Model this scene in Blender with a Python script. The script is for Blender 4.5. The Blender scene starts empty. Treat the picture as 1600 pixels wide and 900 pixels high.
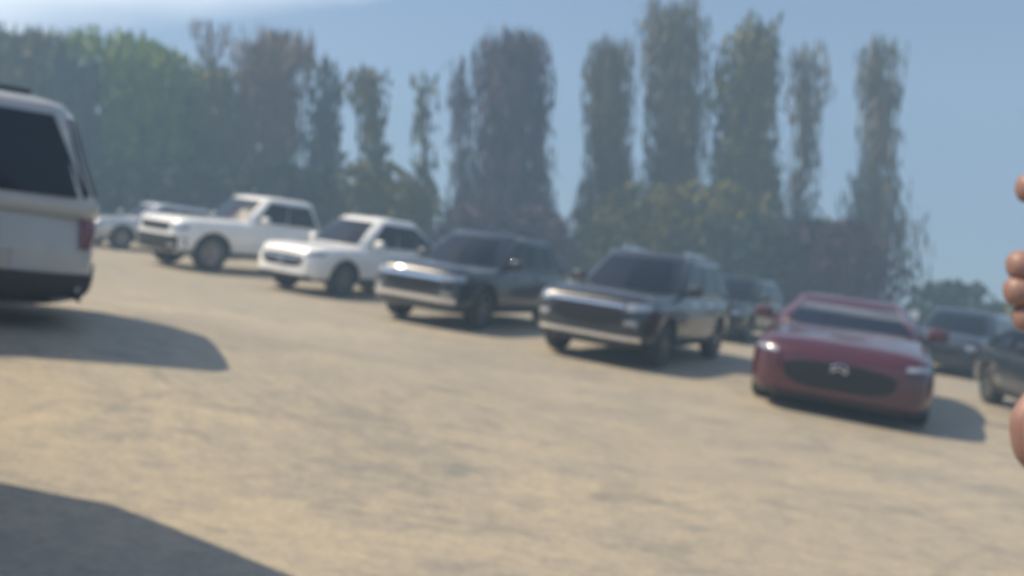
import bpy, bmesh, math, random
import numpy as np
from mathutils import Vector, Matrix
from mathutils.bvhtree import BVHTree

R = math.radians
scene = bpy.context.scene
C = scene.collection

# ------------------------------------------------------------------ camera, sky, sun, exposure
F = 1250.0                      # focal length in pixels of the 1600 px wide photograph
HC = 1.62                       # eye height
T = 0.13                        # cross fall of the car park (right side lower)
TILT = math.atan(T)
HOR = 389.0                     # image row of the level horizon
cam_d = bpy.data.cameras.new('camera')
cam = bpy.data.objects.new('camera', cam_d); C.objects.link(cam)
cam.location = (0, 0, HC); cam.rotation_euler = (R(90), 0, 0)
cam_d.sensor_width = 36; cam_d.lens = 36 * F / 1600
cam_d.shift_y = -(450 - HOR) / 1600
cam_d.clip_start = 0.02; cam_d.clip_end = 2000
cam_d.dof.use_dof = True; cam_d.dof.focus_distance = 1.0; cam_d.dof.aperture_fstop = 2.6
scene.camera = cam

SUN_EL = R(56); SUN_V = Vector((-0.985, 0.13, 0)).normalized() * math.cos(SUN_EL) + Vector((0, 0, math.sin(SUN_EL)))
sd = bpy.data.lights.new('sun', 'SUN'); sd.energy = 5.0; sd.angle = R(0.55); sd.color = (1, 0.83, 0.60)
sun = bpy.data.objects.new('sun', sd); C.objects.link(sun)
sun.rotation_euler = SUN_V.to_track_quat('Z', 'Y').to_euler()

world = bpy.data.worlds.new('World'); scene.world = world; world.use_nodes = True
nt = world.node_tree; nt.nodes.clear()
def N(tree, typ, **kw):
    n = tree.nodes.new(typ)
    for k, v in kw.items(): setattr(n, k, v)
    return n
out = N(nt, 'ShaderNodeOutputWorld'); bg = N(nt, 'ShaderNodeBackground')
sky = N(nt, 'ShaderNodeTexSky', sky_type='NISHITA', sun_disc=False)
sky.sun_elevation = SUN_EL; sky.sun_rotation = math.atan2(SUN_V.x, SUN_V.y)
sky.air_density = 1.0; sky.dust_density = 1.6; sky.ozone_density = 2.2
tc = N(nt, 'ShaderNodeTexCoord')
mp = N(nt, 'ShaderNodeMapping', vector_type='POINT'); mp.inputs['Rotation'].default_value = (0, -TILT, 0)
nt.links.new(tc.outputs['Generated'], mp.inputs['Vector'])
lift = N(nt, 'ShaderNodeVectorMath', operation='ADD'); lift.inputs[1].default_value = (0, 0, 0.07)
nt.links.new(mp.outputs[0], lift.inputs[0]); nt.links.new(lift.outputs[0], sky.inputs['Vector'])
# a bank of white cloud high on the left, its lower edge soft and bent
sep = N(nt, 'ShaderNodeSeparateXYZ'); nt.links.new(tc.outputs['Generated'], sep.inputs[0])
noi = N(nt, 'ShaderNodeTexNoise'); noi.inputs['Scale'].default_value = 3.5; noi.inputs['Detail'].default_value = 5
mp2 = N(nt, 'ShaderNodeMapping'); mp2.inputs['Scale'].default_value = (1, 1, 3.0)
nt.links.new(tc.outputs['Generated'], mp2.inputs[0]); nt.links.new(mp2.outputs[0], noi.inputs['Vector'])
def M_(op, a, b, clamp=False):
    n = N(nt, 'ShaderNodeMath', operation=op, use_clamp=clamp)
    for i, v in enumerate((a, b)):
        if isinstance(v, (int, float)): n.inputs[i].default_value = v
        else: nt.links.new(v, n.inputs[i])
    return n.outputs[0]
edge = M_('SUBTRACT', sep.outputs['Z'], M_('ADD', M_('MULTIPLY', sep.outputs['X'], 0.228), 0.335))
cl = M_('ADD', M_('MULTIPLY', edge, 22.0), M_('MULTIPLY', M_('SUBTRACT', noi.outputs['Fac'], 0.5), 1.3), False)
cl = M_('MULTIPLY', M_('ADD', cl, 0.10, True), 0.80, True)
fade = M_('SUBTRACT', 1.0, M_('MULTIPLY', M_('SUBTRACT', edge, 0.045), 11.0), True)     # the bank is a band, open blue above it
cl = M_('MULTIPLY', cl, fade)
mix = N(nt, 'ShaderNodeMix', data_type='RGBA')
nt.links.new(cl, mix.inputs['Factor']); nt.links.new(sky.outputs[0], mix.inputs['A'])
mix.inputs['B'].default_value = (12, 12.4, 12.9, 1)
nt.links.new(mix.outputs['Result'], bg.inputs['Color']); bg.inputs['Strength'].default_value = 0.095
nt.links.new(bg.outputs[0], out.inputs[0])

scene.view_settings.view_transform = 'Standard'; scene.view_settings.look = 'None'
scene.view_settings.gamma = 1.0; scene.view_settings.exposure = 0.66
scene.render.engine = 'CYCLES'
scene.cycles.max_bounces = 6; scene.cycles.diffuse_bounces = 3; scene.cycles.glossy_bounces = 3
scene.cycles.volume_bounces = 0
scene.cycles.use_denoising = True

# ------------------------------------------------------------------ helpers
def gz(x, y):
    """height of the car park surface: a plane falling to the right, with a low flat-topped rise under the near left vehicle"""
    r2 = ((x + 7.5) / 6.6) ** 2 + ((y - 7.4) / 3.5) ** 2
    return -T * x + RISE * math.exp(-r2 ** 2)
RISE = 0.43
def at(px, py, y):
    """world point seen at pixel (px, py) of the photograph at depth y"""
    return Vector(((px - 800) / F * y, y, HC + (HOR - py) / F * y))

def tag(o, label=None, cat=None, group=None, kind=None):
    if label: o['label'] = label
    if cat: o['category'] = cat
    if group: o['group'] = group
    if kind: o['kind'] = kind
    return o
def empty(name, loc=(0, 0, 0)):
    o = bpy.data.objects.new(name, None); C.objects.link(o); o.location = loc; o.empty_display_size = 0.2
    return o
def mesh_obj(name, verts, faces, mat, parent=None, smooth=True):
    me = bpy.data.meshes.new(name); me.from_pydata([tuple(v) for v in verts], [], faces); me.update()
    if smooth: me.polygons.foreach_set('use_smooth', [True] * len(me.polygons))
    o = bpy.data.objects.new(name, me); C.objects.link(o)
    for m in (mat if isinstance(mat, (list, tuple)) else [mat]): me.materials.append(m)
    if parent: o.parent = parent
    return o
def bm_obj(name, bm, mat, parent=None, smooth=True):
    me = bpy.data.meshes.new(name); bmesh.ops.recalc_face_normals(bm, faces=bm.faces); bm.to_mesh(me); bm.free()
    if smooth: me.polygons.foreach_set('use_smooth', [True] * len(me.polygons))
    me.materials.append(mat)
    o = bpy.data.objects.new(name, me); C.objects.link(o)
    if parent: o.parent = parent
    return o
def bevel_box(bm, c, s, off=0.02, seg=2):
    g = bmesh.ops.create_cube(bm, size=1.0, matrix=Matrix.Translation(c) @ Matrix.Diagonal((*s, 1)))
    es = list({e for v in g['verts'] for e in v.link_edges})
    bmesh.ops.bevel(bm, geom=es, offset=off, segments=seg, affect='EDGES', profile=0.5)
def lathe(bm, prof, n=28):
    """revolve (r, y) profile round the local y axis"""
    rings = []
    for r, y in prof:
        rings.append([bm.verts.new((r * math.cos(2 * math.pi * k / n), y, r * math.sin(2 * math.pi * k / n))) for k in range(n)])
    for a, b in zip(rings, rings[1:]):
        for k in range(n): bm.faces.new((a[k], a[(k + 1) % n], b[(k + 1) % n], b[k]))
    return rings

# ------------------------------------------------------------------ materials
def pmat(name, col, rough=0.5, metal=0.0, coat=0.0, noise=0.0, nscale=8.0, spec=0.5, emis=None):
    m = bpy.data.materials.new(name); m.use_nodes = True; t = m.node_tree; b = t.nodes['Principled BSDF']
    b.inputs['Base Color'].default_value = (*col, 1); b.inputs['Roughness'].default_value = rough
    b.inputs['Metallic'].default_value = metal; b.inputs['Coat Weight'].default_value = coat
    b.inputs['Coat Roughness'].default_value = 0.04; b.inputs['Specular IOR Level'].default_value = spec
    if noise:
        c = N(t, 'ShaderNodeTexCoord'); n = N(t, 'ShaderNodeTexNoise'); n.inputs['Scale'].default_value = nscale; n.inputs['Detail'].default_value = 4
        r = N(t, 'ShaderNodeValToRGB'); r.color_ramp.elements[0].position = 0.3; r.color_ramp.elements[1].position = 0.7
        r.color_ramp.elements[0].color = (*[v * (1 - noise) for v in col], 1); r.color_ramp.elements[1].color = (*[min(1, v * (1 + noise)) for v in col], 1)
        t.links.new(c.outputs['Object'], n.inputs['Vector']); t.links.new(n.outputs['Fac'], r.inputs[0]); t.links.new(r.outputs[0], b.inputs['Base Color'])
    return m
def paint(name, col, metal=0.0): return pmat(name, col, 0.32, metal, 1.0, 0.06, 3.0)
WHITE = paint('white_paint', (0.78, 0.78, 0.76)); SILVER = paint('silver_paint', (0.50, 0.52, 0.54), 0.5)
GREY = paint('dark_grey_paint', (0.018, 0.023, 0.033), 0.3); BLACK = paint('black_paint', (0.007, 0.009, 0.014), 0.1)
RED = paint('deep_red_paint', (0.050, 0.001, 0.009), 0.1); BLUE = paint('dark_blue_paint', (0.02, 0.03, 0.055), 0.3)
PALE = paint('pale_silver_paint', (0.40, 0.41, 0.41))
GREEN = paint('dark_green_paint', (0.007, 0.014, 0.012), 0.3)
GLASS = pmat('tinted_glass', (0.005, 0.007, 0.016), 0.08, spec=0.40)
GRILLE = pmat('grille_black', (0.006, 0.0065, 0.008), 0.5, spec=0.3)
PLASTIC = pmat('black_plastic', (0.02, 0.021, 0.024), 0.55, noise=0.2)
WELL = pmat('wheel_well', (0.008, 0.008, 0.009), 0.9)
RUBBER = pmat('tyre_rubber', (0.022, 0.022, 0.023), 0.8, noise=0.2)
ALLOY = pmat('alloy_rim', (0.42, 0.42, 0.43), 0.3, 0.9); DARKALLOY = pmat('dark_alloy_rim', (0.22, 0.22, 0.23), 0.35, 0.8)
CHROME = pmat('chrome', (0.82, 0.83, 0.85), 0.12, 1.0)
LAMP = pmat('headlight_lens', (0.40, 0.42, 0.45), 0.14, 0.6, 1.0)
TAIL = pmat('tail_light_lens', (0.13, 0.004, 0.012), 0.15, 0.0, 1.0)
PLATE = pmat('plate_white', (0.6, 0.6, 0.58), 0.5)

def ground_mat():
    m = bpy.data.materials.new('weathered_asphalt'); m.use_nodes = True; t = m.node_tree; b = t.nodes['Principled BSDF']
    tc = N(t, 'ShaderNodeTexCoord')
    def noise(scale, detail, sx=1, sy=1, rough=0.6, dist=0.0):
        mp = N(t, 'ShaderNodeMapping'); mp.inputs['Scale'].default_value = (sx, sy, 1)
        n = N(t, 'ShaderNodeTexNoise'); n.inputs['Scale'].default_value = scale; n.inputs['Detail'].default_value = detail
        n.inputs['Roughness'].default_value = rough; n.inputs['Distortion'].default_value = dist
        t.links.new(tc.outputs['Object'], mp.inputs[0]); t.links.new(mp.outputs[0], n.inputs['Vector']); return n.outputs['Fac']
    def ramp(f, a, b_, ca, cb):
        r = N(t, 'ShaderNodeValToRGB'); r.color_ramp.elements[0].position = a; r.color_ramp.elements[1].position = b_
        r.color_ramp.elements[0].color = (*ca, 1); r.color_ramp.elements[1].color = (*cb, 1); t.links.new(f, r.inputs[0]); return r.outputs[0]
    def mul(a, b_):
        x = N(t, 'ShaderNodeMix', data_type='RGBA', blend_type='MULTIPLY'); x.inputs['Factor'].default_value = 1
        t.links.new(a, x.inputs['A']); t.links.new(b_, x.inputs['B']); return x.outputs['Result']
    base = ramp(noise(0.35, 5, 1, 1.4, 0.62, 0.4), 0.34, 0.66, (0.325, 0.288, 0.222), (0.400, 0.348, 0.252))
    blot = ramp(noise(1.5, 6, 0.55, 1, 0.65, 0.8), 0.30, 0.62, (0.78, 0.82, 0.90), (1, 1, 1))
    grit = ramp(noise(26, 4, 1, 1, 0.7), 0.28, 0.62, (0.80, 0.80, 0.81), (1.04, 1.04, 1.04))
    # wandering cracks and tyre-dark seams
    wn = N(t, 'ShaderNodeTexNoise'); wn.inputs['Scale'].default_value = 0.9; wn.inputs['Detail'].default_value = 4
    t.links.new(tc.outputs['Object'], wn.inputs['Vector'])
    ad = N(t, 'ShaderNodeMix', data_type='RGBA', blend_type='ADD'); ad.inputs['Factor'].default_value = 1.0
    t.links.new(tc.outputs['Object'], ad.inputs['A']); t.links.new(wn.outputs['Color'], ad.inputs['B'])
    vo = N(t, 'ShaderNodeTexVoronoi', feature='DISTANCE_TO_EDGE'); vo.inputs['Scale'].default_value = 0.55
    t.links.new(ad.outputs['Result'], vo.inputs['Vector'])
    crack = ramp(vo.outputs['Distance'], 0.0, 0.03, (0.84, 0.85, 0.88), (1, 1, 1))
    mask = N(t, 'ShaderNodeMix', data_type='RGBA'); t.links.new(ramp(noise(0.5, 2), 0.42, 0.58, (0, 0, 0), (1, 1, 1)), mask.inputs['Factor'])
    mask.inputs['A'].default_value = (1, 1, 1, 1); t.links.new(crack, mask.inputs['B'])
    specks = ramp(noise(3.2, 5, 0.45, 1, 0.7, 0.6), 0.34, 0.47, (0.72, 0.76, 0.83), (1, 1, 1))
    coarse = ramp(noise(11, 4, 0.6, 1, 0.75), 0.35, 0.60, (0.80, 0.82, 0.86), (1.05, 1.03, 1.0))
    col = mul(mul(mul(mul(mul(base, blot), grit), mask.outputs['Result']), specks), coarse)
    t.links.new(col, b.inputs['Base Color']); b.inputs['Roughness'].default_value = 0.62; b.inputs['Specular IOR Level'].default_value = 0.5
    bp = N(t, 'ShaderNodeBump'); bp.inputs['Strength'].default_value = 0.5; bp.inputs['Distance'].default_value = 0.01
    t.links.new(noise(60, 3), bp.inputs['Height']); t.links.new(bp.outputs[0], b.inputs['Normal'])
    return m

def leaf_mat(name, c0, c1, scale=0.5):
    m = bpy.data.materials.new(name); m.use_nodes = True; t = m.node_tree; b = t.nodes['Principled BSDF']
    tc = N(t, 'ShaderNodeTexCoord'); n = N(t, 'ShaderNodeTexNoise'); n.inputs['Scale'].default_value = scale; n.inputs['Detail'].default_value = 5
    r = N(t, 'ShaderNodeValToRGB'); r.color_ramp.elements[0].position = 0.35; r.color_ramp.elements[1].position = 0.65
    r.color_ramp.elements[0].color = (*c0, 1); r.color_ramp.elements[1].color = (*c1, 1)
    t.links.new(tc.outputs['Object'], n.inputs['Vector']); t.links.new(n.outputs['Fac'], r.inputs[0]); t.links.new(r.outputs[0], b.inputs['Base Color'])
    b.inputs['Roughness'].default_value = 0.7; b.inputs['Specular IOR Level'].default_value = 0.2
    return m
L_GREEN = leaf_mat('green_leaves', (0.050, 0.125, 0.018), (0.100, 0.195, 0.022))
L_FRESH = leaf_mat('fresh_leaves', (0.130, 0.210, 0.010), (0.250, 0.310, 0.016))
L_OLIVE = leaf_mat('olive_leaves', (0.074, 0.074, 0.016), (0.132, 0.122, 0.026))
L_TEAL = leaf_mat('blue_green_needles', (0.028, 0.055, 0.048), (0.050, 0.085, 0.070))
L_BROWN = leaf_mat('brown_twigs', (0.115, 0.066, 0.038), (0.200, 0.118, 0.062))
L_PLUM = leaf_mat('plum_twigs', (0.046, 0.030, 0.052), (0.084, 0.056, 0.084))
L_GREY = leaf_mat('grey_olive_twigs', (0.072, 0.064, 0.036), (0.126, 0.106, 0.056))
L_DARK = leaf_mat('dark_shrub_leaves', (0.016, 0.032, 0.026), (0.032, 0.050, 0.040))
L_RED = leaf_mat('dark_maroon_leaves', (0.026, 0.008, 0.022), (0.048, 0.016, 0.036))
BARK = pmat('bark', (0.06, 0.05, 0.042), 0.9, noise=0.4, nscale=6)

# ------------------------------------------------------------------ ground
def build_ground():
    xs = sorted(set([-150, -110, -80, -60, -45, -34, -26, -20] + [i * 0.5 - 15 for i in range(61)] + [20, 26, 34, 45, 60, 80, 110, 150]))
    ys = sorted(set([-12, -8, -5] + [i * 0.5 - 3 for i in range(55)] + [28, 34, 42, 52, 66, 84, 110, 150]))
    vs = [(x, y, gz(x, y)) for y in ys for x in xs]; n = len(xs)
    fs = [(j * n + i, j * n + i + 1, (j + 1) * n + i + 1, (j + 1) * n + i) for j in range(len(ys) - 1) for i in range(n - 1)]
    o = mesh_obj('parking_lot', vs, fs, ground_mat()); o['kind'] = 'structure'
build_ground()

# ------------------------------------------------------------------ vehicles
TY = {}
def wheel_meshes(r, w):
    k = (round(r, 3), round(w, 3))
    if k not in TY:
        bm = bmesh.new()
        lathe(bm, [(r * .60, -w * .42), (r * .66, -w * .5), (r * .90, -w * .5), (r * .98, -w * .42), (r, -w * .25), (r, w * .25), (r * .98, w * .42), (r * .90, w * .5), (r * .66, w * .5), (r * .60, w * .42)])
        me = bpy.data.meshes.new('tyre'); bmesh.ops.recalc_face_normals(bm, faces=bm.faces); bm.to_mesh(me); bm.free()
        me.polygons.foreach_set('use_smooth', [True] * len(me.polygons)); me.materials.append(RUBBER)
        bm = bmesh.new()
        lathe(bm, [(r * .64, -w * .35), (r * .65, w * .46), (r * .60, w * .46), (r * .57, w * .2), (.03, w * .12)])
        lathe(bm, [(r * .14, w * .1), (r * .14, w * .40), (.005, w * .42)])
        for s in range(5):
            M = Matrix.Rotation(2 * math.pi * s / 5, 4, 'Y')
            g = bmesh.ops.create_cube(bm, size=1, matrix=M @ Matrix.Translation((r * .36, w * .32, 0)) @ Matrix.Diagonal((r * .50, w * .14, r * .15, 1)))
        rm = bpy.data.meshes.new('rim'); bmesh.ops.recalc_face_normals(bm, faces=bm.faces); bm.to_mesh(rm); bm.free(); rm.materials.append(DARKALLOY)
        TY[k] = (me, rm)
    return TY[k]

def bvh_of(o):
    me = o.data
    return BVHTree.FromPolygons([v.co for v in me.vertices], [tuple(p.vertices) for p in me.polygons])

DIRS = {'front': (Vector((-1, 0, 0)), 0), 'rear': (Vector((1, 0, 0)), 0), 'left': (Vector((0, -1, 0)), 1), 'right': (Vector((0, 1, 0)), 1), 'top': (Vector((0, 0, -1)), 2)}
def patch(name, bvh, side, corners, mat, parent, off=0.008, n=10, m=6, rnd=0.0):
    """a thin panel lying on the body: the four corners are given in the two free axes and projected along the side's direction"""
    d, ax = DIRS[side]; vs, ok = [], []
    a, b, c, e = [Vector((*p,)) for p in corners]
    last = None
    for j in range(m + 1):
        for i in range(n + 1):
            u, v = i / n, j / m
            if rnd:
                uu, vv = u * 2 - 1, v * 2 - 1
                u = .5 + .5 * uu * (1 - rnd * vv ** 4 * .5); v = .5 + .5 * vv * (1 - rnd * uu ** 4 * .5)
            p = (a * (1 - u) + b * u) * (1 - v) + (e * (1 - u) + c * u) * v
            o = [0, 0, 0]; fr = [k for k in range(3) if k != ax]; o[fr[0]], o[fr[1]] = p.x, p.y; o[ax] = -d[ax] * 6
            hit, nor, _, _ = bvh.ray_cast(Vector(o), d)
            if hit is None:
                hit = Vector(o); hit[ax] = last if last is not None else 0; nor = -d
            last = hit[ax]
            vs.append(hit - d * off)
    k = len(vs); vs2 = vs + [v + d * (off + 0.02) for v in vs]
    w = n + 1; fs = []
    for j in range(m):
        for i in range(n):
            q = (j * w + i, j * w + i + 1, (j + 1) * w + i + 1, (j + 1) * w + i); fs.append(q); fs.append(tuple(k + x for x in reversed(q)))
    rim = [i for i in range(w)] + [j * w + n for j in range(1, m + 1)] + [m * w + i for i in range(n - 1, -1, -1)] + [j * w for j in range(m - 1, 0, -1)]
    for x, y in zip(rim, rim[1:] + rim[:1]): fs.append((x, y, y + k, x + k))
    o = mesh_obj(name, vs2, fs, mat, parent, smooth=False)
    bm = bmesh.new(); bm.from_mesh(o.data); bmesh.ops.recalc_face_normals(bm, faces=bm.faces); bm.to_mesh(o.data); bm.free()
    return o

def loft_body(st, mat, parent, wheels, wr):
    """lower body from cross sections (x, half width, z bottom, z top, crown), wheel arches cut out"""
    vs, fs = [], []
    for x, w, zb, zt, cr in st:
        h = zt - zb
        half = [(0, zb), (w * .78, zb), (w * .96, zb + .07 * h), (w * .995, zb + .30 * h), (w, zb + .60 * h), (w * .965, zb + .86 * h), (w * .88, zt), (w * .50, zt + cr * .7), (0, zt + cr)]
        ring = half + [(-y, z) for y, z in reversed(half[1:-1])]
        vs += [(x, y, z) for y, z in ring]
    m = 16
    for i in range(len(st) - 1):
        for j in range(m): fs.append((i * m + j, i * m + (j + 1) % m, (i + 1) * m + (j + 1) % m, (i + 1) * m + j))
    fs.append(tuple(range(m))); fs.append(tuple(reversed(range((len(st) - 1) * m, len(st) * m))))
    o = mesh_obj('body', vs, fs, [mat, WELL], None)
    bm = bmesh.new(); bm.from_mesh(o.data); bmesh.ops.recalc_face_normals(bm, faces=bm.faces); bm.to_mesh(o.data); bm.free()
    s = o.modifiers.new('s', 'SUBSURF'); s.levels = 2; s.render_levels = 2
    W = max(q[1] for q in st); cut = []
    bm = bmesh.new()
    for x in wheels:
        for sy in (-1, 1):
            bmesh.ops.create_cone(bm, segments=28, radius1=wr * 1.16, radius2=wr * 1.16, depth=0.42, cap_ends=True,
                                  matrix=Matrix.Translation((x, sy * (W - .05), wr * 1.02)) @ Matrix.Rotation(R(90), 4, 'X'))
    cme = bpy.data.meshes.new('cut'); bm.to_mesh(cme); bm.free(); cme.materials.append(mat); cme.materials.append(WELL)
    cme.polygons.foreach_set('material_index', [1] * len(cme.polygons))
    co = bpy.data.objects.new('cut', cme); C.objects.link(co)
    b = o.modifiers.new('b', 'BOOLEAN'); b.operation = 'DIFFERENCE'; b.object = co; b.solver = 'EXACT'
    dg = bpy.context.evaluated_depsgraph_get(); dg.update()
    me = bpy.data.meshes.new_from_object(o.evaluated_get(dg)); o.modifiers.clear(); o.data = me
    bpy.data.objects.remove(co); o.parent = parent; o.name = 'body'
    me.polygons.foreach_set('use_smooth', [p.normal.length > 0 and p.material_index == 0 for p in me.polygons])
    return o

def loft_cabin(cb, mat, parent, lin=.42):
    """glasshouse shell, a bevelled frustum with a crowned roof"""
    xfb, xft, xrt, xrb, wb, wt, zb, zr = cb
    bm = bmesh.new()
    n = 6
    def ring(xf, xr, w, z, bow):
        P = [(xr, -w * .86), (xr + .10, -w)]
        P += [(xr + .10 + (xf - xr - .24) * i / 4, -w * (1 + .02 * math.sin(math.pi * i / 4))) for i in range(1, 4)]
        P += [(xf - .14, -w), (xf, -w * .84), (xf + bow * .7, -w * .4), (xf + bow, 0)]
        Q = P + [(x, -y) for x, y in reversed(P[:-1])] 
        Q += [(xr - .03, w * .4), (xr - .03, -w * .4)]
        return [bm.verts.new((x, y, z)) for x, y in Q]
    rings = [ring(xfb, xrb, wb, zb - .12, .16), ring(xfb, xrb, wb, zb, .16),
             ring(xfb * .5 + xft * .5, xrb * lin + xrt * (1 - lin), wb * .52 + wt * .48, (zb + zr) / 2, .13),
             ring(xft + .05, xrt - .05, wt * 1.02, zr - .10, .10), ring(xft - .03, xrt + .02, wt * .96, zr - .035, .08), ring(xft - .20, xrt + .16, wt * .76, zr, .04)]
    m = len(rings[0])
    for a, b in zip(rings, rings[1:]):
        for j in range(m): bm.faces.new((a[j], a[(j + 1) % m], b[(j + 1) % m], b[j]))
    bm.faces.new(rings[-1]); bm.faces.new(list(reversed(rings[0])))
    return bm_obj('cabin', bm, mat, parent)

def place(root, x, y, yaw, scale=1.0, dz=0.0):
    root.matrix_world = Matrix.Translation((x, y, gz(x, y) + dz)) @ Matrix.Rotation(TILT, 4, 'Y') @ Matrix.Rotation(yaw, 4, 'Z') @ Matrix.Scale(scale, 4)

def vehicle(name, label, cat, mat, kind, loc, yaw, group=None, L=4.6, W=1.86, H=1.70, zb=.24, belt=1.08, hoodr=1.04, hoodf=.90, wr=.36, cab=None,
            trim=None, face=None, rails=True, rim=None, lamp_mat=LAMP, scale=1.0, over=.95, clad=None, back=.20, lin=.42, rwin=.78, tail=(.56, .80)):
    root = empty(name); tag(root, label, cat, group)
    w = W / 2; xf, xr = L / 2, -L / 2
    fax, rax = xf - .92, xr + over + (.25 if kind == 'pickup' else 0)
    cowl = cab[0] + .12
    st = [(xr, w * .74, zb + .22, belt - .26, .0), (xr + .04, w * .86, zb + .14, belt - .10, .01), (xr + .16, w * .95, zb + .05, belt, .02), (xr + .6, w * .99, zb, belt + .01, .02),
          (-.3, w, zb, belt, .02), (cowl - .25, w, zb, (belt + hoodr) / 2 + .01, .02), (cowl, w, zb, hoodr, .03), (xf - .62, w * .99, zb, hoodf + (hoodr - hoodf) * .40, .04),
          (xf - .26, w * .96, zb + .02, hoodf + .02, .035), (xf - .08, w * .85, zb + .04, hoodf - .07, .03), (xf, w * .66, zb + .10, hoodf - .20, .02)]
    body = loft_body(st, mat, root, (fax, rax), wr)
    cabin = loft_cabin(cab, mat, root, lin)
    bb, cbv = bvh_of(body), bvh_of(cabin)
    xfb, xft, xrt, xrb, wb, wt, zc, zr = cab
    P = lambda *a, **k: patch(*a, **k)
    # glass
    P('windshield', cbv, 'front', [(-wb * .82, zc + .05), (wb * .82, zc + .05), (wt * .80, zr - .13), (-wt * .80, zr - .13)], GLASS, root, off=.018, n=12, m=8)
    P('rear_window', cbv, 'rear', [(-wb * rwin, zc + .08), (wb * rwin, zc + .08), (wt * rwin, zr - .15), (-wt * rwin, zr - .15)], GLASS, root, off=.018, n=12, m=8)
    span_b, span_t = (xfb - .22, xrb + back), (xft - .03, xrt + back * .7)
    cuts = [0, .47, 1.0] if kind in ('pickup', 'sedan') else [0, .38, .72, 1.0]
    for side in ('left', 'right'):
        for a, b in zip(cuts, cuts[1:]):
            g = .012
            fb = lambda t: span_b[0] + (span_b[1] - span_b[0]) * t
            ft = lambda t: span_t[0] + (span_t[1] - span_t[0]) * t
            P('side_window', cbv, side, [(fb(a + g), zc + .05), (fb(b - g), zc + .05), (ft(b - g), zr - .15), (ft(a + g), zr - .15)], GLASS, root, off=.022, n=8, m=8)
    # front of the car
    face = face or {}
    zt = hoodf - .08; fm = face.get('grille_mat', GRILLE)
    gw, gz0, gz1 = face.get('grille', (.50, .52, .74))
    gr = P('grille', bb, 'front', [(-w * gw * .86, gz0), (w * gw * .86, gz0), (w * gw, gz1), (-w * gw, gz1)], fm, root, off=.012, rnd=face.get('round', .2))
    if 'bar' in face:
        for (z0, z1, ww) in face['bar']:
            P('grille_bar', bb, 'front', [(-w * ww, z0), (w * ww, z0), (w * ww, z1), (-w * ww, z1)], CHROME, root, off=.022, m=2)
    if face.get('emblem'):
        ez = face['emblem']
        x = bb.ray_cast(Vector((6, 0, ez)), Vector((-1, 0, 0)))[0].x + .02
        bm = bmesh.new()
        rings = []
        for k in range(24):
            a = 2 * math.pi * k / 24; cx, cz = .085 * math.cos(a), .062 * math.sin(a)
            rings.append([bm.verts.new((x + .012 * math.cos(b), cx * (1 + .13 * math.sin(b)), ez + cz * (1 + .13 * math.sin(b)))) for b in (0, 1.57, 3.14, 4.71)])
        for k in range(24):
            for j in range(4): bm.faces.new((rings[k][j], rings[k][(j + 1) % 4], rings[(k + 1) % 24][(j + 1) % 4], rings[(k + 1) % 24][j]))
        for s in (-1, 1):                                       # two wings meeting in a V
            bmesh.ops.create_cube(bm, size=1, matrix=Matrix.Translation((x, s * .036, ez + .004)) @ Matrix.Rotation(-s * R(28), 4, 'X') @ Matrix.Diagonal((.014, .080, .014, 1)))
        e = bm_obj('emblem', bm, CHROME, None, False); e.parent = gr
    h0, h1, hz0, hz1 = face.get('lamp', (.62, .97, .68, .82))
    for s in (-1, 1):
        P('headlight', bb, 'front', [(s * w * h0, hz0 + .02), (s * w * h1, hz0 + .05), (s * w * h1 * .98, hz1 + .02), (s * w * h0, hz1)], lamp_mat, root, off=.014, n=8, rnd=.25)
    bz0, bz1, bmx = face.get('bumper', (zb + .10, zb + .22, PLASTIC))
    bp = P('bumper', bb, 'front', [(-w * .93, bz0), (w * .93, bz0), (w * .93, bz1), (-w * .93, bz1)], bmx, root, off=.02, n=16)
    if face.get('splitter'):
        s0, s1, sm = face['splitter']
        P('bumper_trim', bb, 'front', [(-w * .86, s0), (w * .86, s0), (w * .86, s1), (-w * .86, s1)], sm, root, off=.03, n=16, m=3)
    for s in (-1, 1):
        if face.get('fog'):
            P('fog_light', bb, 'front', [(s * w * .62, face['fog']), (s * w * .80, face['fog']), (s * w * .80, face['fog'] + .07), (s * w * .62, face['fog'] + .07)], LAMP, root, off=.03, n=4, m=3)
    # rear
    if True:
        for s in (-1, 1):
            t_ = P('tail_light', bb, 'rear', [(s * w * tail[0], belt - .34), (s * w * tail[1], belt - .36), (s * w * (tail[1] - .04), belt - .10), (s * w * tail[0], belt - .10)], TAIL, root, off=.014, n=6)
            P('side_lens', bb, 'left' if s > 0 else 'right', [(xr + .03, belt - .42), (xr + .10, belt - .42), (xr + .13, belt - .06), (xr + .06, belt - .06)], TAIL, t_, off=.045, n=6, m=10)
        if clad:
            for side in ('left', 'right'):
                P('bumper_cladding', bb, side, [(xr + .06, clad[0]), (rax - wr * 1.2, clad[0]), (rax - wr * 1.2, clad[1]), (xr + .04, clad[1])], PLASTIC, root, off=.016, n=8)
        P('rear_bumper', bb, 'rear', [(-w * .93, zb + .12), (w * .93, zb + .12), (w * .93, zb + .34), (-w * .93, zb + .34)], PLASTIC, root, off=.03, n=14)
        P('licence_plate', bb, 'rear', [(-.16, belt - .38), (.16, belt - .38), (.16, belt - .24), (-.16, belt - .24)], PLATE, root, off=.02, n=3, m=2)
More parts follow.
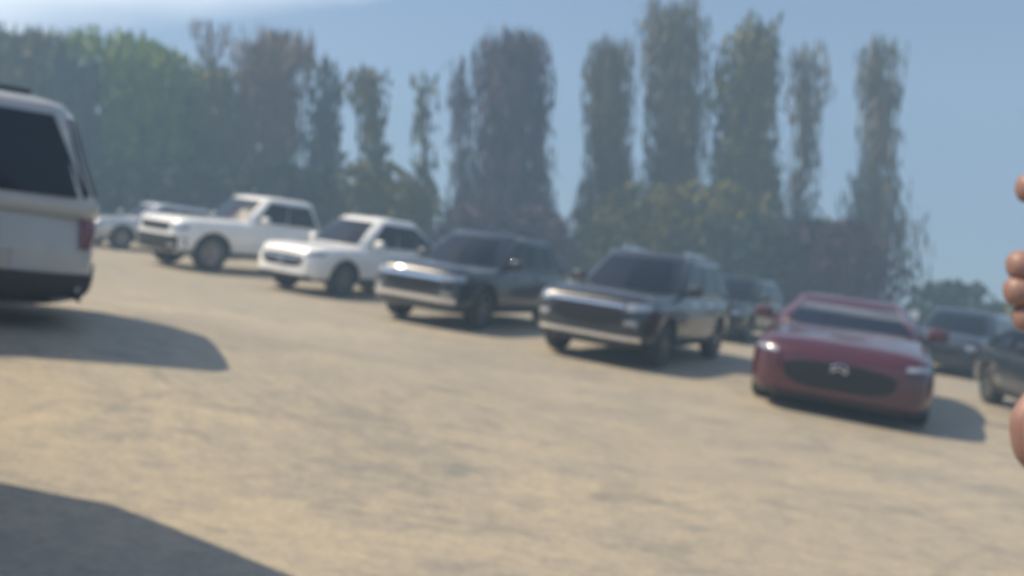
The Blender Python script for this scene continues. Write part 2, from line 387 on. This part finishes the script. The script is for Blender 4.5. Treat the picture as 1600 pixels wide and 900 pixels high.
    # sides
    for side, s in (('left', 1), ('right', -1)):
        sill = trim or PLASTIC
        P('sill', bb, side, [(rax + wr * 1.2, zb + .03), (fax - wr * 1.2, zb + .03), (fax - wr * 1.2, zb + .17), (rax + wr * 1.2, zb + .17)], sill, root, off=.012, n=10, m=3)
        for hx in (.15, -.75):
            P('door_handle', bb, side, [(hx, belt - .17), (hx + .2, belt - .17), (hx + .2, belt - .13), (hx, belt - .13)], mat if mat is not BLACK else CHROME, root, off=.03, n=4, m=2)
        bm = bmesh.new(); bevel_box(bm, (xfb - .38, s * (wb + .16), zc + .10), (.13, .24, .17), .05, 3)
        bevel_box(bm, (xfb - .36, s * (wb + .02), zc + .03), (.08, .16, .05), .015)
        bm_obj('mirror', bm, mat, root)
        if rails:
            bm = bmesh.new(); bevel_box(bm, ((xft + xrt) / 2 - .05, s * wt * .82, zr + .025), (xft - xrt - .6, .035, .05), .014)
            bm_obj('roof_rail', bm, face.get('rail_mat', PLASTIC), root)
    # wheels
    tm, rm = wheel_meshes(wr, .23)
    for x in (fax, rax):
        for s in (-1, 1):
            h = empty('wheel'); h.parent = root; h.location = (x, s * (w - .145), wr)
            if s < 0: h.rotation_euler = (0, 0, math.pi)
            for nm, me in (('tyre', tm), ('rim', rm)):
                o = bpy.data.objects.new(nm, me); C.objects.link(o); o.parent = h
    if kind == 'pickup':
        bm = bmesh.new(); bevel_box(bm, ((xr + xrb) / 2 + .03, 0, belt + .04), (xrb - xr - .25, W * .82, .07), .02)
        bm_obj('bed_cover', bm, PLASTIC, root)
    place(root, *loc, yaw, scale)
    return root

def front_at(fx, fy, L, ang):
    """centre of a vehicle whose front bumper is at (fx, fy), turned ang degrees to the left of facing the camera"""
    f = Vector((-math.sin(R(ang)), -math.cos(R(ang)))); c = Vector((fx, fy)) - f * L / 2
    return (c.x, c.y), math.atan2(f.y, f.x)

ROW = 'vehicles parked in the long row'
# white pickup truck
loc, yaw = front_at(-9.35, 20.6, 5.7 * 1.13, 37)
vehicle('pickup_truck', 'white pickup truck with black lower bumper parked at the far left end of the row', 'pickup truck', WHITE, 'pickup', loc, yaw, ROW, scale=1.13, L=5.7, W=2.02, H=1.92, zb=.32,
        belt=1.22, hoodr=1.24, hoodf=1.16, wr=.42, cab=(1.05, .45, -.95, -1.25, .90, .76, 1.22, 1.93), rails=False,
        face=dict(grille=(.62, .84, 1.03), lamp=(.66, .97, .86, 1.0), bumper=(.32, .74, GRILLE), fog=.50, round=.1))
# white crossover
loc, yaw = front_at(-5.3, 18.0, 4.4 * 1.12, 33)
vehicle('crossover', 'white crossover with glinting grille between the white pickup and a dark grey SUV', 'car', WHITE, 'suv', loc, yaw, ROW, scale=1.12, L=4.4, W=1.88, H=1.74,
        cab=(.85, .10, -1.10, -2.05, .84, .66, 1.05, 1.75), belt=1.06, hoodr=1.05, hoodf=.96,
        face=dict(grille=(.66, .54, .78), bar=[(.69, .72, .60)], lamp=(.68, .97, .74, .88), bumper=(.26, .38, GRILLE), emblem=.62, round=.25))
# dark grey suv
loc, yaw = front_at(-1.95, 14.7, 4.5 * 1.1, 28)
vehicle('suv', 'dark grey SUV with bright headlights and chrome strip beside the white crossover', 'suv', GREY, 'suv', loc, yaw, ROW, scale=1.1, L=4.5, W=1.92, H=1.72,
        cab=(.90, .20, -1.60, -2.10, .86, .68, 1.08, 1.73), belt=1.10, hoodr=1.10, hoodf=1.02,
        face=dict(grille=(.60, .60, .80), bar=[(.80, .865, .62)], lamp=(.60, .97, .77, .90), bumper=(.30, .44, GREY), splitter=(.44, .52, CHROME), fog=.55, round=.4))
# black suv
loc, yaw = front_at(1.05, 12.55, 4.7 * 1.08, 30)
vehicle('suv', 'black SUV with chrome grille bar and bright lower chrome strip left of the red car', 'suv', BLACK, 'suv', loc, yaw, ROW, scale=1.08, L=4.7, W=1.94, H=1.74,
        cab=(.90, .20, -1.85, -2.20, .87, .70, 1.10, 1.75), belt=1.12, hoodr=1.12, hoodf=1.04,
        face=dict(grille=(.62, .56, .86), bar=[(.86, .90, .60)], lamp=(.62, .97, .80, .94), bumper=(.28, .40, PLASTIC), splitter=(.40, .46, CHROME), fog=.62, rail_mat=CHROME, round=.5))
# red car
loc, yaw = front_at(4.02, 10.05, 4.4 * 1.12, 24)
vehicle('hatchback', 'deep red car with dark grille and round silver emblem in front right', 'car', RED, 'sedan', loc, yaw, ROW, scale=1.12, L=4.4, W=2.04, H=1.40,
        cab=(.72, -.22, -1.30, -1.95, .92, .72, .93, 1.37), belt=.97, hoodr=.95, hoodf=.82, zb=.12, wr=.33, rails=False,
        face=dict(grille=(.62, .32, .62), lamp=(.66, .97, .63, .71), bumper=(.25, .32, RED), splitter=(.12, .22, PLASTIC), emblem=.55, round=.4))
# behind the row
loc, yaw = front_at(4.7, 20.0, 4.6, 33)
vehicle('suv', 'dark green SUV standing behind the gap between the black SUV and red car', 'suv', GREEN, 'suv', loc, yaw, 'vehicles standing behind the row', L=4.6, W=1.88,
        cab=(.95, .25, -1.75, -2.1, .85, .68, 1.06, 1.68), belt=1.08, hoodr=1.06, hoodf=.98)
loc, yaw = front_at(9.7, 18.4, 4.9 * .92, 42)
vehicle('suv', 'dark blue SUV behind the red car, seen over its right shoulder', 'suv', BLUE, 'suv', loc, yaw, 'vehicles standing behind the row', scale=.92, L=4.9, W=1.95,
        cab=(1.0, .35, -1.95, -2.3, .88, .72, 1.08, 1.70), belt=1.10, hoodr=1.10, hoodf=1.02)
loc, yaw = front_at(8.4, 10.3, 4.6, 12)
vehicle('dark_car', 'dark car cut off by the right edge beside the raised hand', 'car', GREY, 'sedan', loc, yaw, ROW, L=4.6, W=1.86,
        cab=(.70, -.05, -1.30, -1.9, .84, .66, .98, 1.46), belt=1.0, hoodr=.99, hoodf=.84, zb=.2, wr=.34, rails=False)
loc, yaw = front_at(-13.6, 25.0, 4.6, 36)
vehicle('silver_car', 'silver car half hidden between the near silver SUV and the white pickup', 'car', SILVER, 'suv', loc, yaw, ROW, L=4.6, W=1.86,
        cab=(.90, .10, -1.75, -2.1, .84, .66, 1.02, 1.62), belt=1.04, hoodr=1.03, hoodf=.92)
loc, yaw = front_at(-12.6, 31.0, 4.7, 36)
vehicle('grey_car', 'grey car whose roof shows just behind the white pickup hood', 'car', GREY, 'suv', loc, yaw, 'vehicles standing behind the row', L=4.7, W=1.9,
        cab=(.90, .15, -1.8, -2.15, .85, .68, 1.08, 1.75), belt=1.1, hoodr=1.08, hoodf=.98)
# near white SUV, its left side to the camera and its tail at the right
f = Vector((-.885, -.465)).normalized(); tail = Vector((-4.12, 7.75))
c = tail + f * 2.5 + Vector((f.y, -f.x)) * .0
vehicle('suv', 'large pale silver SUV with dark glass, cut off by the left edge', 'suv', PALE, 'suv', (c.x, c.y), math.atan2(f.y, f.x), None, L=5.0, W=1.98,
        cab=(1.0, .4, -2.12, -2.47, .94, .80, 1.08, 1.96), back=.03, lin=.5, rwin=.93, tail=(.74, .84), belt=1.12, hoodr=1.16, hoodf=1.06, zb=.13, wr=.38, trim=PLASTIC, over=1.15, clad=(.16, .48))
# unseen van added beyond the left edge, shaped to throw the corner shadow
vehicle('van', 'unseen tall dark van added beyond the left edge to shade the bottom left corner', 'van', BLUE, 'suv', (-4.72, 1.70), math.atan2(-.9, -.44), None, L=5.2, W=2.0,
        cab=(1.75, .95, -2.52, -2.56, .97, .94, 1.2, 2.75), belt=1.25, hoodr=1.22, hoodf=1.05, rails=False)

# ------------------------------------------------------------------ trees and shrubs
rng = np.random.default_rng(7)
def leaf_cloud(name, centers, size, tall, mat, parent, origin):
    """many small leaf faces; size: width, tall: height of each"""
    n = len(centers); P = np.asarray(centers) - np.asarray(origin)
    az = rng.uniform(0, 2 * np.pi, n); tl = rng.normal(0, .35, n); sz = size * rng.uniform(.6, 1.4, n); th = tall * rng.uniform(.6, 1.4, n)
    u = np.stack([np.cos(az), np.sin(az), rng.normal(0, .2, n)], 1) * sz[:, None] * .5
    v = np.stack([np.sin(tl) * np.sin(az), -np.sin(tl) * np.cos(az), np.cos(tl)], 1) * th[:, None] * .5
    V = np.empty((n, 4, 3)); V[:, 0] = P - u * .5 - v; V[:, 1] = P + u - v * .2; V[:, 2] = P + u * .5 + v; V[:, 3] = P - u + v * .2
    me = bpy.data.meshes.new(name); me.vertices.add(4 * n); me.vertices.foreach_set('co', V.reshape(-1))
    me.loops.add(4 * n); me.loops.foreach_set('vertex_index', np.arange(4 * n, dtype=np.int32))
    me.polygons.add(n); me.polygons.foreach_set('loop_start', np.arange(0, 4 * n, 4, dtype=np.int32)); me.polygons.foreach_set('loop_total', np.full(n, 4, dtype=np.int32))
    me.update(); me.validate(); me.materials.append(mat)
    o = bpy.data.objects.new(name, me); C.objects.link(o); o.parent = parent
    return o
def limb(bm, a, b, ra, rb, n=6):
    a, b = Vector(a), Vector(b); d = (b - a).normalized(); s = d.orthogonal().normalized(); t = d.cross(s)
    A = [bm.verts.new(a + (s * math.cos(2 * math.pi * k / n) + t * math.sin(2 * math.pi * k / n)) * ra) for k in range(n)]
    B = [bm.verts.new(b + (s * math.cos(2 * math.pi * k / n) + t * math.sin(2 * math.pi * k / n)) * rb) for k in range(n)]
    for k in range(n): bm.faces.new((A[k], A[(k + 1) % n], B[(k + 1) % n], B[k]))
    bm.faces.new(B); bm.faces.new(list(reversed(A)))

def tree(name, label, prof, D, mat, dens=1.0, group='tall trees along the far edge of the lot', cat='tree', leaf=None, branches=()):
    """prof: list of (py, x0, x1) outline rows in the photograph from the top down, read at distance D"""
    if leaf is None: leaf = (.13, 1.25) if mat in (L_PLUM, L_BROWN, L_GREY) else (.22, .85)
    rows = sorted(prof); k = D / F
    zc = lambda py: HC + (HOR - py) * k
    xc = lambda px: (px - 800) * k
    bx = xc((rows[-1][1] + rows[-1][2]) / 2); g = gz(bx, D)
    zs = np.array([zc(r[0]) for r in rows]); x0 = np.array([xc(r[1]) for r in rows]); x1 = np.array([xc(r[2]) for r in rows])
    order = np.argsort(zs); zs, x0, x1 = zs[order], x0[order], x1[order]
    zlo = max(g + .3, zs[0]); zhi = zs[-1]
    area = float(((x1 - x0)[1:] + (x1 - x0)[:-1]) @ np.diff(zs) / 2)
    n = int(area * 12.5 * dens / (leaf[0] * leaf[1]))
    root = empty(name, (bx, D, g)); tag(root, label, cat, group)
    # clumps: leaf faces gather round them, so that the outline is uneven and has gaps
    nc = max(16, int(area * 4.0))
    def samp(m):
        z = rng.uniform(zlo, zhi, m * 3); a = np.interp(z, zs, x0); b = np.interp(z, zs, x1); w = b - a
        keep = rng.uniform(0, w.max(), m * 3) < w; z, a, b = z[keep][:m], a[keep][:m], b[keep][:m]
        r = np.sqrt(rng.uniform(0, 1, len(z))) * .93; th = rng.uniform(0, 2 * np.pi, len(z)); h = (b - a) / 2
        return np.stack([(a + b) / 2 + h * r * np.cos(th), D + np.minimum(h, 2.6) * r * np.sin(th), z], 1)
    cc = samp(nc); pick = rng.integers(0, len(cc), n)
    pts = cc[pick] + rng.normal(0, 1, (n, 3)) * np.array([.42, .45, 1.15]) * min(1.0, .35 + (x1 - x0).mean() / 4)
    pts = pts[(pts[:, 2] > g + .15) & (pts[:, 2] < zhi)]
    lo, hi = np.interp(pts[:, 2], zs, x0), np.interp(pts[:, 2], zs, x1); pts[:, 0] = np.clip(pts[:, 0], lo - .35, hi + .35)
    leaf_cloud('crown', pts, leaf[0], leaf[1], mat, root, (bx, D, g))
    # trunk and limbs follow the middle of the outline
    bm = bmesh.new(); mid = [(((a + b) / 2) - bx, z - g) for a, b, z in zip(x0, x1, zs)]
    path = [(0, 0, -.15)] + [(mx * .9, 0, mz) for mx, mz in mid if mz > .4]
    H = path[-1][2]; r0 = .028 * H * .6
    rad = lambda z: max(.03, r0 * (1 - .9 * max(z, 0) / H))
    for p, q in zip(path, path[1:]): limb(bm, p, q, rad(p[2]), rad(q[2]), 8)
    for i in range(16 if cat == 'tree' else 8):
        z = H * rng.uniform(.12, .92); az = rng.uniform(0, 2 * math.pi); hw = (np.interp(z + g, zs, x1) - np.interp(z + g, zs, x0)) / 2
        px = np.interp(z, [p[2] for p in path], [p[0] for p in path]); ln = hw * .8
        limb(bm, (px, 0, z), (px + math.cos(az) * ln, math.sin(az) * min(ln, 2.2), min(z + ln * 1.1 + .4, H * .97)), rad(z) * .5, .02, 5)
    for (ax, ay, bx_, by_) in branches:
        p = at(ax, ay, D) - Vector((bx, D, g)); p.x = np.interp(p.z, [v[2] for v in path], [v[0] for v in path]); q = at(bx_, by_, D) - Vector((bx, D, g)); p.y = 0; limb(bm, p, q, .09, .03, 5)
    bm_obj('trunk', bm, BARK, root)
    return root

# left wood
tree('broadleaf_tree', 'olive brown tree rising over the roof of the near silver SUV', [(58, 30, 100), (75, -20, 130), (120, -40, 140), (320, -40, 130)], 46, L_OLIVE, 1.3)
tree('conifer', 'blue green tree beside a pale gap, right of the near silver SUV', [(100, 85, 160), (140, 76, 162), (240, 74, 162), (330, 70, 165)], 44, L_TEAL, 1.2)
tree('broadleaf_tree', 'broad fresh green tree with the brightest leafy top on the left', [(62, 120, 190), (72, 100, 230), (92, 110, 280), (105, 165, 312), (200, 176, 312), (330, 170, 312)], 47, L_FRESH, 1.5)
tree('broadleaf_tree', 'dense dark green tree filling the middle of the left wood', [(112, 180, 290), (130, 172, 306), (230, 175, 306), (330, 165, 310)], 45, L_GREEN, 1.4)
tree('broadleaf_tree', 'olive green tree between the dark green tree and the brown bare one', [(108, 318, 350), (125, 308, 375), (250, 300, 370), (340, 300, 380)], 46, L_OLIVE, 1.2)
tree('bare_tree', 'pale thin bare tree fanning out above the left wood', [(36, 290, 372), (48, 288, 368), (70, 300, 352), (95, 318, 346), (120, 322, 342), (300, 322, 342)], 56, L_BROWN, .35,
     branches=[(332, 110, 300, 45), (332, 110, 362, 42), (332, 100, 330, 40)])
tree('bare_tree', 'reddish brown tree with spreading tufted top over the white pickup cab', [(58, 440, 510), (68, 395, 505), (88, 372, 500), (104, 366, 478), (200, 360, 470), (345, 355, 475)], 48, L_BROWN, 1.25)
tree('columnar_tree', 'narrow dark column tree just right of the reddish brown tree', [(88, 490, 520), (100, 486, 526), (200, 486, 526), (350, 478, 530)], 47, L_TEAL, 1.1)
tree('sapling', 'thin yellow green tree with wisps to its left above the white crossover', [(108, 575, 600), (125, 540, 606), (150, 545, 605), (175, 568, 602), (260, 570, 602), (350, 560, 610)], 46, L_OLIVE, .75)
tree('sapling', 'faintest thin tree standing alone before the twin plum trees', [(105, 650, 674), (200, 650, 676), (300, 648, 680), (360, 640, 690)], 48, L_OLIVE, .40)
tree('columnar_tree', 'slim plum grey tree left of the broad plum tree', [(92, 706, 733), (115, 704, 732), (220, 704, 731), (290, 702, 738), (370, 690, 760)], 47, L_PLUM, .55)
tree('columnar_tree', 'broad plum coloured flat topped tree, darkest of the middle trees', [(62, 775, 845), (72, 755, 852), (90, 746, 856), (200, 744, 855), (320, 742, 858), (390, 725, 880)], 45, L_PLUM, 1.5)
tree('columnar_tree', 'grey olive column tree standing right of the broad plum tree', [(72, 945, 978), (88, 922, 982), (180, 920, 982), (270, 926, 980), (330, 905, 990), (400, 885, 1010)], 46, L_GREY, 1.2)
tree('broadleaf_tree', 'tallest tree, wide feathery top over a straight grey column', [(8, 1000, 1060), (22, 985, 1085), (45, 982, 1110), (68, 990, 1110), (90, 1018, 1100), (200, 1018, 1095), (300, 1010, 1095), (400, 990, 1110)], 47, L_GREY, 1.1)
tree('broadleaf_tree', 'olive tree with a forked tip, right of the tallest tree', [(38, 1172, 1196), (55, 1162, 1204), (75, 1110, 1222), (95, 1108, 1216), (200, 1118, 1216), (300, 1118, 1208), (400, 1100, 1220)], 46, L_OLIVE, 1.1)
tree('sapling', 'pale see-through tree next to the forked olive tree', [(78, 1242, 1285), (100, 1234, 1290), (180, 1240, 1284), (260, 1244, 1274), (330, 1225, 1270), (390, 1200, 1270)], 48, L_GREY, .5)
tree('columnar_tree', 'lone narrow tree farthest right against the open sky', [(68, 1368, 1405), (85, 1350, 1404), (160, 1350, 1402), (220, 1358, 1390), (290, 1350, 1388), (310, 1330, 1400), (360, 1312, 1425), (440, 1300, 1440)], 45, L_GREY, .8)

def shrub(name, label, prof, D, mat, dens=1.0):
    return tree(name, label, prof, D, mat, dens, group='shrubs along the back of the lot', cat='shrub', leaf=(.34, .40))
shrub('shrub', 'low dark green bush behind the silver car on the left', [(255, 150, 300), (275, 120, 340), (345, 110, 350)], 42, L_DARK, 1.5)
shrub('shrub', 'dark green bush behind the white pickup cab', [(262, 360, 500), (285, 330, 530), (350, 320, 540)], 42, L_DARK, 1.3)
shrub('shrub', 'olive bush under the thin yellow green tree', [(255, 560, 600), (285, 535, 640), (320, 520, 680), (380, 510, 690)], 43, L_OLIVE, 1.1)
shrub('shrub', 'low plum bush at the foot of the broad plum tree', [(325, 720, 840), (345, 690, 870), (370, 680, 900), (420, 670, 930)], 42, L_PLUM, 1.6)
shrub('shrub', 'wide olive bush at the foot of the tallest tree', [(290, 990, 1110), (320, 930, 1190), (350, 905, 1200), (430, 880, 1230)], 43, L_OLIVE, 1.2)
shrub('shrub', 'big dark green bush left of the maroon bush', [(345, 1100, 1250), (362, 1075, 1300), (400, 1060, 1320), (470, 1050, 1330)], 41, L_DARK, 1.7)
shrub('shrub', 'dark maroon bush above the roof of the red car', [(348, 1250, 1290), (375, 1210, 1340), (410, 1195, 1385), (440, 1190, 1420), (480, 1190, 1440)], 40, L_RED, 1.7)
shrub('shrub', 'small dark bush at the right above the dark blue SUV', [(443, 1450, 1505), (455, 1435, 1525), (500, 1425, 1560)], 41, L_DARK, 1.7)
shrub('hedge', 'low olive hedge running out of the right edge', [(474, 1530, 1680), (484, 1510, 1700), (510, 1500, 1720)], 42, L_OLIVE, 1.6)

# ------------------------------------------------------------------ the person with the phone at the right edge
SKIN = pmat('skin', (0.24, 0.145, 0.125), 0.5, noise=0.12, nscale=30)
SHIRT = pmat('dark_cloth', (0.05, 0.055, 0.07), 0.9, noise=0.2); TROUSERS = pmat('blue_cloth', (0.045, 0.06, 0.09), 0.9, noise=0.2)
HAIR = pmat('hair', (0.035, 0.022, 0.015), 0.6, noise=0.3, nscale=40); PHONE = pmat('phone_case', (0.02, 0.02, 0.022), 0.3); EYE = pmat('eye', (0.05, 0.04, 0.035), 0.1)
def build_person():
    bx, by = .95, .90; g = gz(bx, by)
    root = empty('person', (bx, by, g)); tag(root, 'person in dark clothes at the right edge, raising a phone with fingers showing', 'person')
    P, E = {}, []
    def v(n, co, r, to=None):
        P[n] = (Vector(co) + (Vector((0, 0, HC - 1.5)) if isinstance(co, tuple) else Vector()), r)
        if to: E.append((to, n))
        return n
    lf = Vector((.8, -.6, 0)); fw = Vector((-.6, -.8, 0)); c = Vector((bx, by, 0))
    B = lambda l, f_, z: c + lf * l + fw * f_ + Vector((0, 0, z + g))
    v('pelvis', B(0, 0, .95), .145); v('waist', B(0, 0, 1.10), .130, 'pelvis'); v('chest', B(0, .01, 1.30), .150, 'waist'); v('collar', B(0, 0, 1.43), .085, 'chest')
    v('neck', B(0, .01, 1.50), .056, 'collar'); v('jaw', B(0, .05, 1.57), .070, 'neck'); v('head', B(0, .03, 1.65), .088, 'jaw'); v('crown', B(0, .02, 1.71), .070, 'head')
    for s, n in ((1, 'l'), (-1, 'r')):
        v(n + 'hip', B(s * .10, 0, .88), .100, 'pelvis'); v(n + 'knee', B(s * .11, .03, .49), .062, n + 'hip'); v(n + 'shin', B(s * .115, 0, .30), .056, n + 'knee')
        v(n + 'ankle', B(s * .12, -.02, .09), .040, n + 'shin'); v(n + 'foot', B(s * .13, .10, .035), .034, n + 'ankle'); v(n + 'toe', B(s * .14, .17, .028), .026, n + 'foot')
        v(n + 'shoulder', B(s * .185, 0, 1.40), .062, 'collar')
    # right arm: reaches round the right side of the phone, four fingers across its back and round its left edge
    v('relbow', (.715, .80, 1.16), .043, 'rshoulder'); v('rfore', (.62, .72, 1.26), .038, 'relbow'); v('rwrist', (.520, .655, 1.405), .026, 'rfore')
    for i, (zk, zf) in enumerate(((1.530, 1.546), (1.504, 1.489), (1.478, 1.470), (1.455, 1.451))):
        k = v('rk%d' % i, (.482, .624, zk), .0125, 'rwrist'); ln = (0.000, -.007, -.009, -.002)[i]
        a = v('ra%d' % i, (.440, .588, zf + .002), .0122, k); b = v('rb%d' % i, (0.400 + ln, .584, zf), .0125, a); v('rc%d' % i, (.3715 + ln, .592, zf - .002), .0125, b)
    t = v('rt0', (.492, .600, 1.455), .014, 'rwrist'); t = v('rt1', (.470, .575, 1.490), .0115, t); v('rt2', (.452, .572, 1.520), .0095, t)
    # left arm: the hand closes round the bottom of the phone
    v('lelbow', (.80, .70, 1.12), .043, 'lshoulder'); v('lfore', (.64, .68, 1.21), .038, 'lelbow'); v('lwrist', (.475, .640, 1.320), .027, 'lfore')
    for i, y in enumerate((.575, .592, .609, .626)):
        k = v('lk%d' % i, (.431, y, 1.322), .013, 'lwrist'); a = v('la%d' % i, (.402, y - .004, 1.340), .0125, k)
        b = v('lb%d' % i, (.398, y - .004, 1.368), .0115, a); v('lc%d' % i, (.414, y - .003, 1.390), .0095, b)
    t = v('lt0', (.470, .606, 1.345), .014, 'lwrist'); t = v('lt1', (.448, .572, 1.372), .012, t); v('lt2', (.428, .566, 1.402), .0098, t)
    names = list(P); ix = {n: i for i, n in enumerate(names)}
    me = bpy.data.meshes.new('body'); me.from_pydata([P[n][0] - Vector((bx, by, g)) for n in names], [(ix[a], ix[b]) for a, b in E], []); me.update()
    o = bpy.data.objects.new('body', me); C.objects.link(o)
    sk = o.modifiers.new('k', 'SKIN'); sk.use_smooth_shade = True
    for n in names:
        d = me.skin_vertices[0].data[ix[n]]; d.radius = (P[n][1], P[n][1]); d.use_root = (n == 'pelvis')
    o.modifiers.new('s', 'SUBSURF').levels = 2; o.modifiers['s'].render_levels = 2
    dg = bpy.context.evaluated_depsgraph_get(); dg.update()
    nm = bpy.data.meshes.new_from_object(o.evaluated_get(dg)); o.modifiers.clear(); o.data = nm; nm.name = 'body'
    nm.materials.clear()
    for m in (SKIN, SHIRT, TROUSERS): nm.materials.append(m)
    for p in nm.polygons:
        q = p.center; l = abs(q.dot(lf)); p.material_index = 0; p.use_smooth = True
        if q.z < .07: p.material_index = 1
        elif q.z < .98 : p.material_index = 2
        elif q.z < 1.48 and (q.xy.length < .16 or (l < .27 and q.z > 1.22 and q.dot(fw) < .13)): p.material_index = 1
    o.parent = root
    hd = B(0, .03, 1.66) - Vector((bx, by, g))
    bm = bmesh.new(); bmesh.ops.create_uvsphere(bm, u_segments=20, v_segments=14, radius=.102, matrix=Matrix.Translation(hd + Vector((0, 0, .02)) - fw * .022) @ Matrix.Diagonal((1, 1, 1.05, 1)))
    bmesh.ops.delete(bm, geom=[f for f in bm.faces if (f.calc_center_median() - hd).dot(fw) > .045 and f.calc_center_median().z < hd.z + .055], context='FACES')
    bm_obj('hair', bm, HAIR, root)
    bm = bmesh.new(); bmesh.ops.create_cone(bm, segments=10, radius1=.016, radius2=.006, depth=.045, cap_ends=True, matrix=Matrix.Translation(hd + fw * .092 - Vector((0, 0, .02))))
    bm_obj('nose', bm, SKIN, root)
    bm = bmesh.new(); bevel_box(bm, (0, 0, 0), (.046, .012, .012), .005); bmesh.ops.transform(bm, verts=bm.verts, matrix=Matrix.Translation(hd + fw * .085 - Vector((0, 0, .068))) @ Matrix.Rotation(math.atan2(lf.y, lf.x), 4, 'Z'))
    bm_obj('mouth', bm, pmat('lips', (.30, .12, .10), .5), root)
    for s in (-1, 1):
        bm = bmesh.new(); bmesh.ops.create_uvsphere(bm, u_segments=10, v_segments=8, radius=.012, matrix=Matrix.Translation(hd + fw * .078 + lf * s * .032)); bm_obj('eye', bm, EYE, root)
        bm = bmesh.new(); bmesh.ops.create_uvsphere(bm, u_segments=10, v_segments=8, radius=.03, matrix=Matrix.Translation(hd + lf * s * .094 - Vector((0, 0, .015))) @ Matrix.Rotation(math.atan2(lf.y, lf.x), 4, 'Z') @ Matrix.Diagonal((.4, .7, 1.1, 1))); bm_obj('ear', bm, SKIN, root)
    bm = bmesh.new(); bevel_box(bm, (.4285, .603, HC - .024), (.076, .009, .158), .004, 3)
    ph = bm_obj('phone', bm, PHONE); tag(ph, 'dark phone held upright in the hands at the right edge', 'phone')
build_person()

# ------------------------------------------------------------------ haze
def build_haze():  # added bluish air, lifts the darks like the veil of reflecting paint
    bm = bmesh.new(); bmesh.ops.create_cube(bm, size=1, matrix=Matrix.Translation((0, 69, 0)) @ Matrix.Diagonal((304, 170, 62, 1)))
    m = bpy.data.materials.new('blue_veil_air'); m.use_nodes = True; t = m.node_tree; t.nodes.clear()
    o = N(t, 'ShaderNodeOutputMaterial'); v = N(t, 'ShaderNodeVolumePrincipled')
    v.inputs['Color'].default_value = (0.45, 0.70, 0.98, 1); v.inputs['Density'].default_value = HAZE; v.inputs['Anisotropy'].default_value = 0.0
    t.links.new(v.outputs[0], o.inputs['Volume'])
    h = bm_obj('added_haze', bm, m, None, False); h['kind'] = 'stuff'
HAZE = 0.0080
build_haze()
